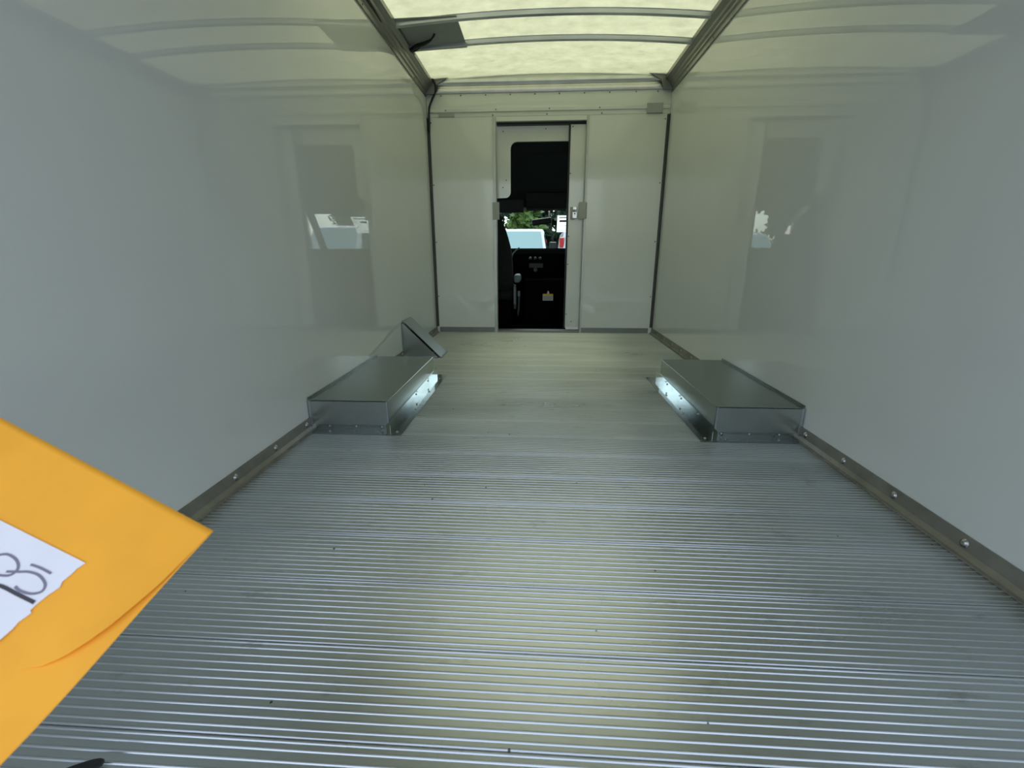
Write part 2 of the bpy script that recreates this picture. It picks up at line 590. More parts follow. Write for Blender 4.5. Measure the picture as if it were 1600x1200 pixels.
# doorway frame
t = struct(empty('trim_3', (-0.045, 0.0, 0)), 'pale metal frame around the cab doorway')
keep(prism('door_jamb', [(-0.450, -0.007), (-0.426, -0.007), (-0.421, -0.002), (-0.421, 0.040), (-0.426, 0.040), (-0.426, -0.0005), (-0.450, -0.0005)], 'z', 0.004, 1.80, 'jamb'), t)
keep(prism('door_jamb', [(0.352, -0.007), (0.338, -0.007), (0.331, -0.002), (0.331, 0.040), (0.336, 0.040), (0.336, -0.0005), (0.352, -0.0005)], 'z', 0.004, 1.80, 'jamb'), t)
keep(box('door_sill', -0.425, 0.335, -0.006, 0.10, -0.02, 0.020, 'kick', None, 0.002), t)
kp = keep(box('keeper_plate', -0.458, -0.398, -0.012, -0.0072, 1.000, 1.143, 'plate', None, 0.002), t)
bm = bmesh.new()
add_box(bm, 0.292, 0.352, -0.016, -0.0072, 1.000, 1.140, 0.004, 2)
add_box(bm, 0.345, 0.360, -0.014, -0.0005, 1.004, 1.136, 0.003, 1)
keep(bobj('strike_box', bm, 'plate'), t)

# roof edge rails
for k, s in ((4, -1), (5, 1)):
    pr = [(0.9995, 1.955), (0.990, 1.955), (0.988, 1.978), (0.976, 1.984), (0.974, 1.994), (0.962, 2.004), (0.958, 2.016),
          (0.944, 2.026), (0.938, 2.032), (0.930, 2.036), (0.928, 2.060), (0.935, 2.064), (0.9995, 2.064)]
    t = prism('trim_%d' % k, [(s * a, b) for a, b in pr], 'y', YR, -0.02, 'rail')
    struct(t, 'dull aluminium roof rail along the %s wall' % ('left' if s < 0 else 'right'))
    n_ = 0
    for yy in (-2.4, -1.9, -1.42, -0.92, -0.40):
        put('screw', SCREW, (s * 0.9893, yy, 1.967), (-s, 0, -0.1), t)

# front roof cap
pr = [(0.0015, 1.976), (-0.012, 1.980), (-0.016, 1.992), (-0.016, 2.012), (-0.006, 2.018), (-0.006, 2.028), (-0.022, 2.036), (-0.030, 2.050), (-0.030, 2.072), (0.0015, 2.078)]
t6 = prism('trim_6', pr, 'x', -0.955, 0.955, 'alu')
struct(t6, 'pale stepped aluminium cap between front wall and roof')
for s in (-1, 1):
    prism('corner_gusset', [(s * 0.998, 1.965), (s * 0.925, 1.965), (s * 0.90, 2.03), (s * 0.80, 2.085), (s * 0.998, 2.105)], 'y', -0.05, -0.031, 'kick', t6)

# ---- translucent roof skin, slightly crowned
def crown(x):
    return 0.04 * (1 - (x / 0.93) ** 2)
v, f = [], []
NX, NY = 24, 8
for j in range(NY + 1):
    for i in range(NX + 1):
        x = -1.0 + 2.0 * i / NX
        v.append((x, YR + (0.04 - YR) * j / NY, 2.0665 + crown(x)))
for j in range(NY):
    for i in range(NX):
        a = j * (NX + 1) + i
        f.append((a, a + 1, a + NX + 2, a + NX + 1))
struct(pyd('ceiling', v, f, 'roof', None, True), 'sunlit yellowish translucent fibreglass roof skin')

# ---- raised sectional rear door, parked flat under the rear half of the roof
od = struct(empty('door_2', (0, -3.2, 1.90)), 'white sectional rear door raised flat under the roof')
for k in range(5):
    ya_ = -4.04 + k * 0.35
    keep(box('door_section', -0.90, 0.90, ya_, ya_ + 0.345, 1.915, 1.94, 'frp_front', None, 0.003), od)
for s in (-1, 1):
    keep(box('door_track', s * 0.91 if s > 0 else -0.955, 0.955 if s > 0 else -0.91, -4.06, -2.26, 1.895, 1.945, 'steel', None, 0.002), od)
    for k in range(2):
        keep(box('track_hanger', s * 0.945 if s > 0 else -0.952, 0.952 if s > 0 else -0.945, -3.9 + k * 0.75, -3.86 + k * 0.75, 1.945, 2.04, 'steel'), od)

# ---- roof bows
def bow_mesh():
    bm = bmesh.new()
    N = 28
    hw, h, lip = 0.0175, 0.026, 0.006
    prof = [(-hw - lip, h), (-hw - lip, h - 0.002), (-hw, h - 0.002), (-hw + 0.003, 0.002), (-hw + 0.005, 0), (hw - 0.005, 0), (hw - 0.003, 0.002), (hw, h - 0.002), (hw + lip, h - 0.002), (hw + lip, h)]
    rings = []
    for i in range(N + 1):
        x = -0.936 + 1.872 * i / N
        rings.append([bm.verts.new((x, a, 2.034 + crown(x) + b)) for a, b in prof])
    for i in range(N):
        for k in range(len(prof)):
            k2 = (k + 1) % len(prof)
            bm.faces.new((rings[i][k], rings[i][k2], rings[i + 1][k2], rings[i + 1][k]))
    bm.faces.new(rings[0]); bm.faces.new(rings[-1][::-1])
    bmesh.ops.recalc_face_normals(bm, faces=bm.faces)
    me = bpy.data.meshes.new('roof_bow')
    bm.to_mesh(me); bm.free()
    me.materials.append(M['steel_bright'])
    return me
BM = bow_mesh()
for yb, lab in ((-0.665, 'curved bright metal roof bow nearest the front wall'),
                (-1.000, 'curved bright metal roof bow at the top edge of the picture')):
    b = link('roof_bow', BM)
    b.location = (0, yb, 0)
    tag(b, lab, 'roof bow', 'roof bows')

# ================================================================== CAB behind the doorway
cab = tag(empty('truck_cab', (0, 0.9, -0.1)), 'dark truck cab seen through the open doorway', 'truck cab')
# white rear frame of the cab, an upside-down U with rounded inner corners
def arc(cx, cz, r, a0, a1, n=6):
    return [(cx + r * math.cos(math.radians(a0 + (a1 - a0) * i / n)), cz + r * math.sin(math.radians(a0 + (a1 - a0) * i / n))) for i in range(n + 1)]
R_ = 0.055
pts = [(-0.98, 1.19)] + arc(-0.306 - 0.05, 1.19 + 0.05, 0.05, -90, 0) + arc(-0.306 + R_, 1.64 - R_, R_, 180, 90) + arc(0.62 - R_, 1.64 - R_, R_, 90, 0) + [(0.62, 1.19), (0.98, 1.19), (0.98, 2.0), (-0.98, 2.0)]
rf = keep(prism('rear_frame', pts, 'y', 0.11, 0.135, 'frp_front'), cab)
for x, z in ((-0.37, 1.720), (-0.005, 1.735), (-0.345, 1.335), (-0.375, 1.275)):
    put('screw', SCREW, (x, 0.11, z), (0, -1, 0), rf).location -= cab.location
# headliner
hp = [(0.14, 1.66), (0.55, 1.62), (0.95, 1.48), (1.25, 1.33), (1.47, 1.235)]
keep(prism('headliner', hp + [(a, b + 0.03) for a, b in hp[::-1]], 'x', -0.97, 0.97, 'head'), cab)
keep(box('roof_skin', -0.99, 0.99, 0.136, 0.6, 1.70, 1.74, 'body_out'), cab)
# floor, side panels
keep(box('cab_floor', -0.97, 0.97, 0.10, 1.95, -0.10, -0.02, 'dash'), cab)
for s in (-1, 1):
    a, b_ = (s * 0.95, s * 0.98)
    keep(box('door_panel', a, b_, 0.14, 1.70, -0.02, 0.74, 'black_soft'), cab)
    keep(box('upper_side_panel', a, b_, 0.14, 1.25, 1.25, 1.66, 'head'), cab)
    keep(box('rear_pillar', a, b_, 0.14, 0.34, 0.74, 1.25, 'head'), cab)
    keep(box('side_window', s * 0.963, s * 0.967, 0.34, 1.70, 0.74, 1.25, 'glass'), cab)
    keep(tube('windshield_pillar', [(s * 0.93, 1.98, 0.72), (s * 0.88, 1.72, 0.98), (s * 0.84, 1.46, 1.245)], 0.045, 'head', None, 8, 4), cab)
# windscreen
wsv = [(-0.95, 2.00, 0.72), (0.95, 2.00, 0.72), (0.86, 1.48, 1.245), (-0.86, 1.48, 1.245)]
ws = pyd('windscreen', wsv, [(0, 1, 2, 3)], 'glass')
keep(ws, cab)
# dashboard
dp = [(1.30, 0.15), (1.16, 0.32), (1.14, 0.60), (1.19, 0.71), (1.27, 0.755), (1.42, 0.775), (1.75, 0.770), (2.02, 0.735), (2.02, -0.02), (1.60, -0.02)]
dash = keep(prism('dashboard', dp, 'x', -0.95, 0.95, 'dash', None, 0.008), cab)
for x in (-0.145, -0.09, -0.035):
    bm = bmesh.new()
    add_lathe(bm, [(0.017, 0), (0.016, 0.012), (0.010, 0.02), (0, 0.02)], (x, 1.158, 0.66), (0, -1, 0.35), 12)
    kn = bobj('climate_knob', bm, 'grey_knob', None, True)
    kn.parent = dash
for nm, (x0, x1, z0, z1), mm in (('radio', (-0.16, 0.0, 0.555, 0.61), 'black'), ('switch_panel', (-0.11, 0.03, 0.40, 0.45), 'black')):
    o = box(nm, x0, x1, 1.133, 1.15, z0, z1, mm, None, 0.004)
    o.parent = dash
bm = bmesh.new()
add_lathe(bm, [(0.024, 0), (0.024, 0.006), (0.016, 0.006), (0.016, 0.002), (0, 0.002)], (-0.085, 1.132, 0.535), (0, -1, 0), 14)
o = bobj('power_socket', bm, 'grey_knob', None, True)
o.parent = dash
# engine cover with its warning label
ec = keep(prism('engine_cover', [(0.80, -0.02), (0.78, 0.36), (0.86, 0.44), (1.20, 0.46), (1.30, 0.40), (1.30, -0.02)], 'x', -0.20, 0.24, 'dash', None, 0.012), cab)
def on_ec(o):
    o.parent = ec
on_ec(box('warning_label', 0.000, 0.112, 0.7785, 0.782, 0.222, 0.294, 'label_white'))
on_ec(box('label_header', 0.000, 0.112, 0.7765, 0.7785, 0.277, 0.294, 'yellow'))
for k in range(3):
    on_ec(box('label_text_line', 0.006, 0.104, 0.7772, 0.7785, 0.232 + k * 0.014, 0.237 + k * 0.014, 'grey_knob'))
bm = bmesh.new()
add_prism(bm, [(0.045, 0.294), (0.070, 0.294), (0.066, 0.318), (0.058, 0.328), (0.050, 0.318)], 'y', 0.776, 0.782)
on_ec(bobj('label_hook', bm, 'label_white'))
# overhead console, visors, mirror, gear lever
keep(prism('overhead_console', [(1.16, 1.36), (1.15, 1.27), (1.30, 1.205), (1.44, 1.195), (1.46, 1.235), (1.25, 1.33)], 'x', -0.20, 0.26, 'head', None, 0.008), cab)
keep(prism('sun_visor', [(1.28, 1.305), (1.27, 1.285), (1.44, 1.175), (1.455, 1.19)], 'x', -0.80, -0.23, 'grey_knob', None, 0.004), cab)
keep(prism('sun_visor', [(1.28, 1.305), (1.27, 1.285), (1.44, 1.175), (1.455, 1.19)], 'x', 0.29, 0.80, 'grey_knob', None, 0.004), cab)
bm = bmesh.new()
add_box(bm, -0.135, 0.105, -0.018, 0.018, -0.034, 0.034, 0.016, 3)
bmesh.ops.transform(bm, matrix=Matrix.Translation((-0.005, 1.42, 1.078)) @ Matrix.Rotation(math.radians(-8), 4, 'Y') @ Matrix.Rotation(math.radians(12), 4, 'Z'), verts=bm.verts)
mir = keep(bobj('rear_view_mirror', bm, 'black'), cab)
o = tube('mirror_stem', [(0.06, 1.425, 1.10), (0.065, 1.47, 1.15), (0.065, 1.52, 1.195)], 0.008, 'black', None, 6, 3)
o.parent = mir
keep(tube('gear_lever', [(-0.37, 1.10, 0.60), (-0.345, 1.09, 0.70), (-0.30, 1.075, 0.752), (-0.265, 1.07, 0.775)], lambda t: 0.007 if t < 0.8 else 0.011, 'grey_vinyl', None, 8, 4), cab)

# sheet of printed paper stuck inside the windscreen
ps = tag(empty('paper_sheet', (0.27, 1.60, 0.96)), 'white printed price sheet stuck on the windscreen', 'paper')
def on_ws(x, z, off):       # point on the windscreen plane, off = inwards
    t = (z - 0.72) / 0.525
    n_ = Vector((0, -0.525, -0.52)).normalized()
    return Vector((x, 2.0 - 0.52 * t, z)) + n_ * off
def ws_quad(name, x0, x1, z0, z1, off, m, th=0.0006):
    q = [on_ws(x0, z0, off), on_ws(x1, z0, off), on_ws(x1, z1, off), on_ws(x0, z1, off)]
    q += [on_ws(x0, z0, off + th), on_ws(x1, z0, off + th), on_ws(x1, z1, off + th), on_ws(x0, z1, off + th)]
    return keep(pyd(name, q, [(3, 2, 1, 0), (4, 5, 6, 7), (0, 1, 5, 4), (1, 2, 6, 5), (2, 3, 7, 6), (3, 0, 4, 7)], m), ps)
keep(pyd('sheet', [on_ws(0.168, 0.975, 0.0045), on_ws(0.37, 0.975, 0.0045), on_ws(0.37, 1.155, 0.0045), on_ws(0.168, 1.155, 0.0045)], [(0, 1, 2, 3)], 'thin_paper'), ps)
for z0, z1, x0, x1 in ((1.128, 1.138, 0.19, 0.345), (1.086, 1.106, 0.195, 0.28), (1.045, 1.048, 0.19, 0.34), (0.995, 0.998, 0.19, 0.34)):
    ws_quad('print_line', x0, x1, z0, z1, 0.0047, 'grey_knob', 0.0004)

# driver seat
st = tag(empty('driver_seat', (-0.56, 0.6, -0.02)), 'black cloth driver seat with armrest at the left of the doorway', 'seat')
bm = bmesh.new()
N, secs = 14, []
for i in range(11):
    t_ = i / 10
    z = 0.34 + 0.74 * t_
    hw = 0.262 - 0.02 * t_ - 0.16 * max(0, t_ - 0.45) ** 1.5 * 1.6
    dd = 0.075 - 0.03 * t_
    yc = 0.56 - 0.16 * t_
    ring = []
    for k in range(N):
        a = 2 * math.pi * k / N
        ca, sa = math.cos(a), math.sin(a)
        ring.append(bm.verts.new((-0.565 + hw * math.copysign(abs(ca) ** 0.45, ca), yc + dd * math.copysign(abs(sa) ** 0.6, sa), z)))
    secs.append(ring)
for i in range(10):
    for k in range(N):
        bm.faces.new((secs[i][k], secs[i][(k + 1) % N], secs[i + 1][(k + 1) % N], secs[i + 1][k]))
bm.faces.new(secs[0][::-1]); bm.faces.new(secs[-1])
keep(bobj('backrest', bm, 'black_soft', None, True), st)
keep(box('headrest', -0.68, -0.45, 0.36, 0.45, 1.11, 1.26, 'black_soft', None, 0.03, 3), st)
keep(box('cushion', -0.83, -0.30, 0.50, 1.02, 0.24, 0.40, 'black_soft', None, 0.05, 3), st)
keep(box('seat_base', -0.80, -0.33, 0.46, 0.98, -0.02, 0.24, 'dash', None, 0.015), st)
keep(box('armrest', -0.305, -0.238, 0.52, 0.86, 0.425, 0.505, 'grey_vinyl', None, 0.022, 3), st)
keep(prism('recliner_cover', [(0.44, 0.39), (0.50, 0.41), (0.58, 0.33), (0.60, 0.20), (0.50, 0.16), (0.44, 0.22)], 'x', -0.300, -0.278, 'grey_vinyl', None, 0.006), st)
keep(tube('belt_strap', [(-0.262, 0.60, 0.08), (-0.252, 0.56, 0.20), (-0.248, 0.53, 0.30)], 0.010, 'grey_knob', None, 6, 4), st)
keep(box('belt_buckle', -0.262, -0.236, 0.515, 0.54, 0.285, 0.345, 'grey_vinyl', None, 0.005), st)

# ---- sliding cab door, pushed almost fully aside
dr = struct(empty('door_1', (0.48, 0.06, 0.03)), 'white sliding cab door pushed to the right')
keep(box('door_leaf', 0.204, 0.76, 0.052, 0.078, 0.040, 1.752, 'frp_front', None, 0.002), dr)
keep(box('edge_seal', 0.190, 0.204, 0.046, 0.084, 0.036, 1.755, 'black', None, 0.002), dr)
keep(box('bottom_rail', 0.212, 0.76, 0.049, 0.081, 0.026, 0.046, 'alu', None, 0.001), dr)
keep(box('top_track', -0.42, 0.76, 0.044, 0.092, 1.754, 1.775, 'black'), dr)
for x, z in ((0.222, 1.735), (0.212, 1.375), (0.214, 0.86), (0.214, 0.62), (0.214, 0.17), (0.262, 0.10)):
    put('screw', SCREW, (x, 0.052, z), (0, -1, 0), dr)
# latch on the door leaf
lt = keep(box('latch', 0.222, 0.262, 0.044, 0.052, 1.000, 1.105, 'plate', None, 0.002), dr)
def on_lt(o):
    o.parent = lt
on_lt(box('hasp', 0.238, 0.282, 0.024, 0.044, 1.008, 1.062, 'alu', None, 0.004, 2))
on_lt(box('staple', 0.240, 0.278, 0.028, 0.044, 1.078, 1.106, 'alu', None, 0.004, 2))
bm = bmesh.new()
add_lathe(bm, [(0.007, 0), (0.006, 0.006), (0, 0.007)], (0.260, 0.024, 1.048), (0, -1, 0), 10)
on_lt(bobj('pin', bm, 'screw_dark', None, True))

# ================================================================== THINGS IN THE BOX
def wheel_box(s, label):
    root = tag(empty('wheel_box', (s * 0.83, -2.05, 0.0)), label, 'wheel box', 'wheel boxes')
    X = lambda a: s * a
    def B(name, x0, x1, y0, y1, z0, z1, m='steel', bev=0.0008):
        a, b = sorted((X(x0), X(x1)))
        return keep(box(name, a, b, y0, y1, z0, z1, m, None, bev), root)
    ya, yb, h = -2.462, -1.635, 0.130
    # bent cover: top and inner side in one sheet
    pr = [(0.998, h + 0.010), (0.9945, h + 0.010), (0.9945, h), (0.662, h), (0.660, h - 0.002), (0.660, 0.004), (0.6615, 0.004), (0.6615, h - 0.0025), (0.663, h - 0.0015), (0.998, h - 0.0015)]
    keep(prism('cover', [(X(a), b) for a, b in pr], 'y', ya, yb, 'steel'), root)
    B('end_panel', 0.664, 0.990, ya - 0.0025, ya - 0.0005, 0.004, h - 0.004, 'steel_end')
    B('end_panel', 0.664, 0.990, yb + 0.0005, yb + 0.0025, 0.004, h - 0.004)
    B('edge_lip', 0.660, 0.668, ya - 0.0045, ya - 0.0026, 0.003, h - 0.001, 'steel_bright')
    B('edge_lip', 0.986, 0.996, ya - 0.0045, ya - 0.0026, 0.020, h - 0.001, 'steel_bright')
    # end flange: strip on the floor and a strip up the panel
    pr = [(ya - 0.045, 0.0024), (ya - 0.045, 0.0042), (ya - 0.0055, 0.0042), (ya - 0.0055, 0.026), (ya - 0.0030, 0.026), (ya - 0.0030, 0.0024)]
    a, b = sorted((X(0.655), X(0.972)))
    ff = keep(prism('end_flange', pr, 'x', a, b, 'steel'), root)
    # side flange: L angle along the inner side
    pr = [(0.596, 0.0024), (0.596, 0.0044), (0.6565, 0.0044), (0.6565, 0.045), (0.6595, 0.045), (0.6595, 0.0024)]
    sf = keep(prism('side_flange', [(X(a), b) for a, b in pr], 'y', -2.512, -1.565, 'steel_flange'), root)
    def scr(p, ax, part):
        q = put('screw', SCREW_Z, p, ax, None)
        q.parent = part
        q.location = Vector(p)
    for x in (0.69, 0.80, 0.915):
        scr((X(x), ya - 0.0055, 0.018), (0, -1, 0), ff)
    for x in (0.70, 0.905):
        scr((X(x), ya - 0.028, 0.0042), (0, 0, 1), ff)
    for y in (-2.485, -2.20, -1.92, -1.66):
        scr((X(0.622), y, 0.0044), (0, 0, 1), sf)
    for y in (-2.05, -1.80):
        scr((X(0.6565), y, 0.030), (-s, 0, 0), sf)
    return root
M['steel_flange'] = mat('smooth_galvanised_angle', (0.50, 0.55, 0.55), 0.12, 1, var=0.08, vscale=20)
wheel_box(-1, 'low galvanised wheel box on the floor against the left wall')
wheel_box(1, 'low galvanised wheel box on the floor against the right wall')

# triangular sheet metal cover at the left wall
tc_ = tag(empty('filler_cover', (-0.88, -1.0, 0.0)), 'triangular sheet metal cover standing against the left wall', 'metal cover')
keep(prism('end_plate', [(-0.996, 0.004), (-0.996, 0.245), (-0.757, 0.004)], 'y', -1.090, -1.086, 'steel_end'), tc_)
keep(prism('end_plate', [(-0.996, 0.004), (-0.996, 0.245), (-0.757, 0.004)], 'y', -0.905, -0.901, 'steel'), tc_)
keep(prism('slope_plate', [(-0.9985, 0.252), (-0.9985, 0.262), (-0.985, 0.262), (-0.735, 0.007), (-0.722, 0.0055), (-0.722, 0.0035), (-0.737, 0.0035), (-0.986, 0.257), (-0.996, 0.252)], 'y', -1.098, -0.893, 'steel'), tc_)
wflg = keep(box('wall_flange', -0.9985, -0.9955, -1.115, -1.086, 0.056, 0.250, 'steel', None, 0.0006), tc_)
keep(box('floor_flange', -0.975, -0.75, -1.110, -1.088, 0.0025, 0.0045, 'steel', None, 0.0004), tc_)

# grey plate laid over the bows with its black loom
pl = pyd('roof_plate', [(-0.975, -1.055, 2.0545), (-0.56, -1.03, 2.0725), (-0.56, -0.60, 2.0725), (-0.975, -0.60, 2.0545),
                        (-0.975, -1.055, 2.0575), (-0.56, -1.03, 2.0755), (-0.56, -0.60, 2.0755), (-0.975, -0.60, 2.0575)],
         [(3, 2, 1, 0), (4, 5, 6, 7), (0, 1, 5, 4), (1, 2, 6, 5), (2, 3, 7, 6), (3, 0, 4, 7)], 'plate')
tag(pl, 'flat grey plate under the roof beside the left rail', 'plate')
lm = tag(empty('wiring_loom', (-0.9, -0.72, 2.0)), 'short black wiring loom hanging from the grey roof plate', 'wiring')
keep(tube('loom', [(-0.735, -0.835, 2.062), (-0.745, -0.835, 2.047), (-0.775, -0.80, 2.040), (-0.83, -0.765, 2.036), (-0.875, -0.745, 2.034), (-0.905, -0.715, 2.032), (-0.93, -0.70, 2.026)],
          lambda t: 0.0065 + 0.006 * min(1, max(0, (t - 0.25) * 4)), 'cable', None, 8, 5), lm)
keep(tube('wire', [(-0.84, -0.765, 2.030), (-0.87, -0.73, 2.022), (-0.90, -0.71, 2.018), (-0.925, -0.66, 2.030)], 0.004, 'cable', None, 6, 5), lm)
keep(tube('wire', [(-0.905, -0.715, 2.03), (-0.922, -0.68, 2.024), (-0.925, -0.62, 2.036)], 0.006, 'cable', None, 6, 5), lm)
cb = tube('corner_cable', [(-0.945, -0.075, 2.085), (-0.918, -0.062, 2.055), (-0.905, -0.055, 2.015), (-0.920, -0.035, 1.972), (-0.948, -0.020, 1.930),
                           (-0.972, -0.016, 1.88), (-0.979, -0.016, 1.82), (-0.980, -0.014, 1.75), (-0.985, -0.012, 1.70)], 0.0085, 'cable', None, 8, 6)
tag(cb, 'thin black cable running down the left front corner', 'cable')
rc = tube('rail_cable', [(-0.965, -1.75, 2.005), (-0.968, -1.50, 2.002), (-0.970, -1.30, 1.999), (-0.973, -1.165, 1.994)], lambda t: 0.013 * (1 - t) + 0.003, 'cable', None, 8, 5)
tag(rc, 'black cable tucked along the left roof rail at the top edge', 'cable')

# ---- orange envelope held up at the lower left
EO = Vector((-0.3348, -3.8438, 0.4727))
EA = Vector((-0.9248, 0.2011, 0.3230)).normalized()
EB = Vector((-0.3444, -0.8027, -0.4870)).normalized()
EN = EA.cross(EB).normalized()
def env_w(u, v):
    return 0.6 * max(0, v - 0.10) ** 2 - 0.5 * max(0, 0.05 - u) ** 2 + 0.0012 * math.sin(v * 30 + u * 11) * math.exp(-u * 4)
def env_p(u, v, lift=0.0):
    return EO + EA * u + EB * v + EN * (env_w(u, v) + lift)
env = tag(empty('envelope', EO + EA * 0.12 + EB * 0.1), 'orange kraft envelope with a taped white note held at lower left', 'envelope')
def sheet(name, ufun, v0, v1, nu, nv, lift, m, th=0.0003, u1=0.31):
    top, n = [], (nu + 1) * (nv + 1)
    for j in range(nv + 1):
        v_ = v0 + (v1 - v0) * j / nv
        a = ufun(v_)
        for i in range(nu + 1):
            u_ = a + (u1 - a) * (i / nu) ** 1.6
            top.append(env_p(u_, v_, lift(u_, v_)))
    bot = [p - EN * th for p in top]
    f_ = []
    W = nu + 1
    for j in range(nv):
        for i in range(nu):
            q = (j * W + i, j * W + i + 1, (j + 1) * W + i + 1, (j + 1) * W + i)
            f_.append(q)
            f_.append(tuple(n + k for k in q[::-1]))
    rim = [i for i in range(W)] + [j * W + nu for j in range(1, nv + 1)] + [nv * W + i for i in range(nu - 1, -1, -1)] + [j * W for j in range(nv - 1, 0, -1)]
    for k in range(len(rim)):
        a, b = rim[k], rim[(k + 1) % len(rim)]
        f_.append((a, a + n, b + n, b))
    return keep(pyd(name, top + bot, f_, m, None, True), env)
FL = [(0.0, 0.0004), (0.0338, 0.0012), (0.0506, 0.0016), (0.0683, 0.0045), (0.0878, 0.0087), (0.1026, 0.0142), (0.1157, 0.0207), (0.1263, 0.0297), (0.16, 0.085), (0.24, 0.20)]
def flap_u(v_):
    for (a, b), (c, d) in zip(FL, FL[1:]):
        if v_ <= c:
            return b + (d - b) * (v_ - a) / (c - a)
    return FL[-1][1]
sheet('back_sheet', lambda v_: 0.0, 0.0, 0.24, 24, 30, lambda u, v: 0.0, 'manila')
def fl_lift(u, v):
    a = flap_u(v)
    k = max(0.0, 1 - (u - a) / 0.03)
    s = math.sin(math.pi * min(1, max(0, (v - 0.02) / 0.125)))
    return -0.0012 + 0.0019 * min(1, max(0, (0.138 - v) / 0.024)) + 0.0036 * k * k * s
sheet('front_sheet', flap_u, 0.0, 0.24, 28, 40, fl_lift, 'manila')
# torn white note
pp = [(0.235, 0.0672), (0.1592, 0.0671), (0.0665, 0.0633), (0.0685, 0.0692), (0.0684, 0.0736), (0.0695, 0.0804), (0.0672, 0.0843), (0.0697, 0.0917), (0.0711, 0.100),
      (0.0711, 0.1042), (0.0686, 0.1053), (0.0707, 0.1131), (0.0699, 0.1179), (0.0705, 0.1268), (0.0737, 0.145), (0.235, 0.150)]
bm = bmesh.new()
bm.faces.new([bm.verts.new((u, v, 0)) for u, v in pp])
bmesh.ops.triangulate(bm, faces=bm.faces)
for _ in range(3):
    long_ = [e for e in bm.edges if e.calc_length() > 0.012]
    bmesh.ops.subdivide_edges(bm, edges=long_, cuts=1, use_grid_fill=False)
    bmesh.ops.triangulate(bm, faces=bm.faces)
for _ in range(2):
    long_ = [e for e in bm.edges if e.calc_length() > 0.008]
    bmesh.ops.subdivide_edges(bm, edges=long_, cuts=1, use_grid_fill=False)
    bmesh.ops.triangulate(bm, faces=bm.faces)
ret = bmesh.ops.extrude_face_region(bm, geom=list(bm.faces))
up_ = {v for v in ret['geom'] if isinstance(v, bmesh.types.BMVert)}
for v in bm.verts:
    v.co = env_p(v.co.x, v.co.y, 0.0018 if v in up_ else 0.0011)
note = keep(bobj('note_paper', bm, 'paper'), env)
note['label'] = 'torn white paper note with handwriting'
def stroke(pts, hw, m):
    path = smooth_path([Vector((a, b, 0)) for a, b in pts], 6)
    v_, f_ = [], []
    for i, p in enumerate(path):
        t = (path[min(i + 1, len(path) - 1)] - path[max(i - 1, 0)]).normalized()
        nn = Vector((-t.y, t.x, 0)) * hw
        for q in (p - nn, p + nn):
            v_.append(env_p(q.x, q.y, 0.0023))
            v_.append(env_p(q.x, q.y, 0.0016))
    for i in range(len(path) - 1):
        a, b = 4 * i, 4 * i + 4
        f_ += [(a, a + 2, b + 2, b), (a + 1, b + 1, b + 3, a + 3), (a, b, b + 1, a + 1), (a + 2, a + 3, b + 3, b + 2)]
    o = pyd('pen_stroke', v_, f_, m)
    o.parent = note
stroke([(0.1349, 0.0901), (0.1305, 0.0864), (0.1251, 0.0833), (0.1161, 0.0833), (0.1094, 0.0859), (0.107, 0.0894), (0.1084, 0.0936), (0.1153, 0.0966), (0.1205, 0.0975)], 0.0009, 'ink')
stroke([(0.0822, 0.0798), (0.0934, 0.0802), (0.1021, 0.0814)], 0.0009, 'ink')
stroke([(0.1130, 0.0925), (0.1042, 0.0886), (0.0984, 0.0859), (0.089, 0.0845), (0.079, 0.0869), (0.076, 0.0917), (0.0811, 0.096), (0.0904, 0.0979), (0.0966, 0.0973)], 0.0009, 'ink')
stroke([(0.1228, 0.1037), (0.1128, 0.1027), (0.104, 0.101), (0.0906, 0.1004), (0.0731, 0.0994)], 0.0013, 'ink_dark')

# black strap end at the very bottom edge
bm = bmesh.new()
path = smooth_path([(-0.82, -3.86, 0.003), (-0.76, -3.80, 0.004), (-0.705, -3.762, 0.006), (-0.662, -3.744, 0.008)], 5)
secs = []
for i, p in enumerate(path):
    t = (path[min(i + 1, len(path) - 1)] - path[max(i - 1, 0)]).normalized()
    sd = Vector((-t.y, t.x, 0)).normalized()
    k = i / (len(path) - 1)
    hw = 0.008 * (1 - 0.0 if k < 0.85 else 1 - ((k - 0.85) / 0.15) ** 2 * 0.6)
    secs.append([bm.verts.new(p + sd * hw + Vector((0, 0, -0.0008 + 0.0045 * b))) if a else bm.verts.new(p - sd * hw + Vector((0, 0, -0.0008 + 0.0045 * b))) for a, b in ((0, 0), (1, 0), (1, 1), (0, 1))])
for i in range(len(secs) - 1):
    for k in range(4):
        bm.faces.new((secs[i][k], secs[i][(k + 1) % 4], secs[i + 1][(k + 1) % 4], secs[i + 1][k]))
bm.faces.new(secs[0][::-1]); bm.faces.new(secs[-1])
tag(bobj('pull_strap', bm, 'cable'), 'rounded end of a black strap on the floor at the bottom edge', 'strap')

# ================================================================== OUTSIDE
GZ = -0.78
g = pyd('ground', [(-70, -60, GZ), (70, -60, GZ), (70, 90, GZ), (-70, 90, GZ)], [(0, 1, 2, 3)], 'asphalt')
struct(g, 'grey asphalt yard outside')

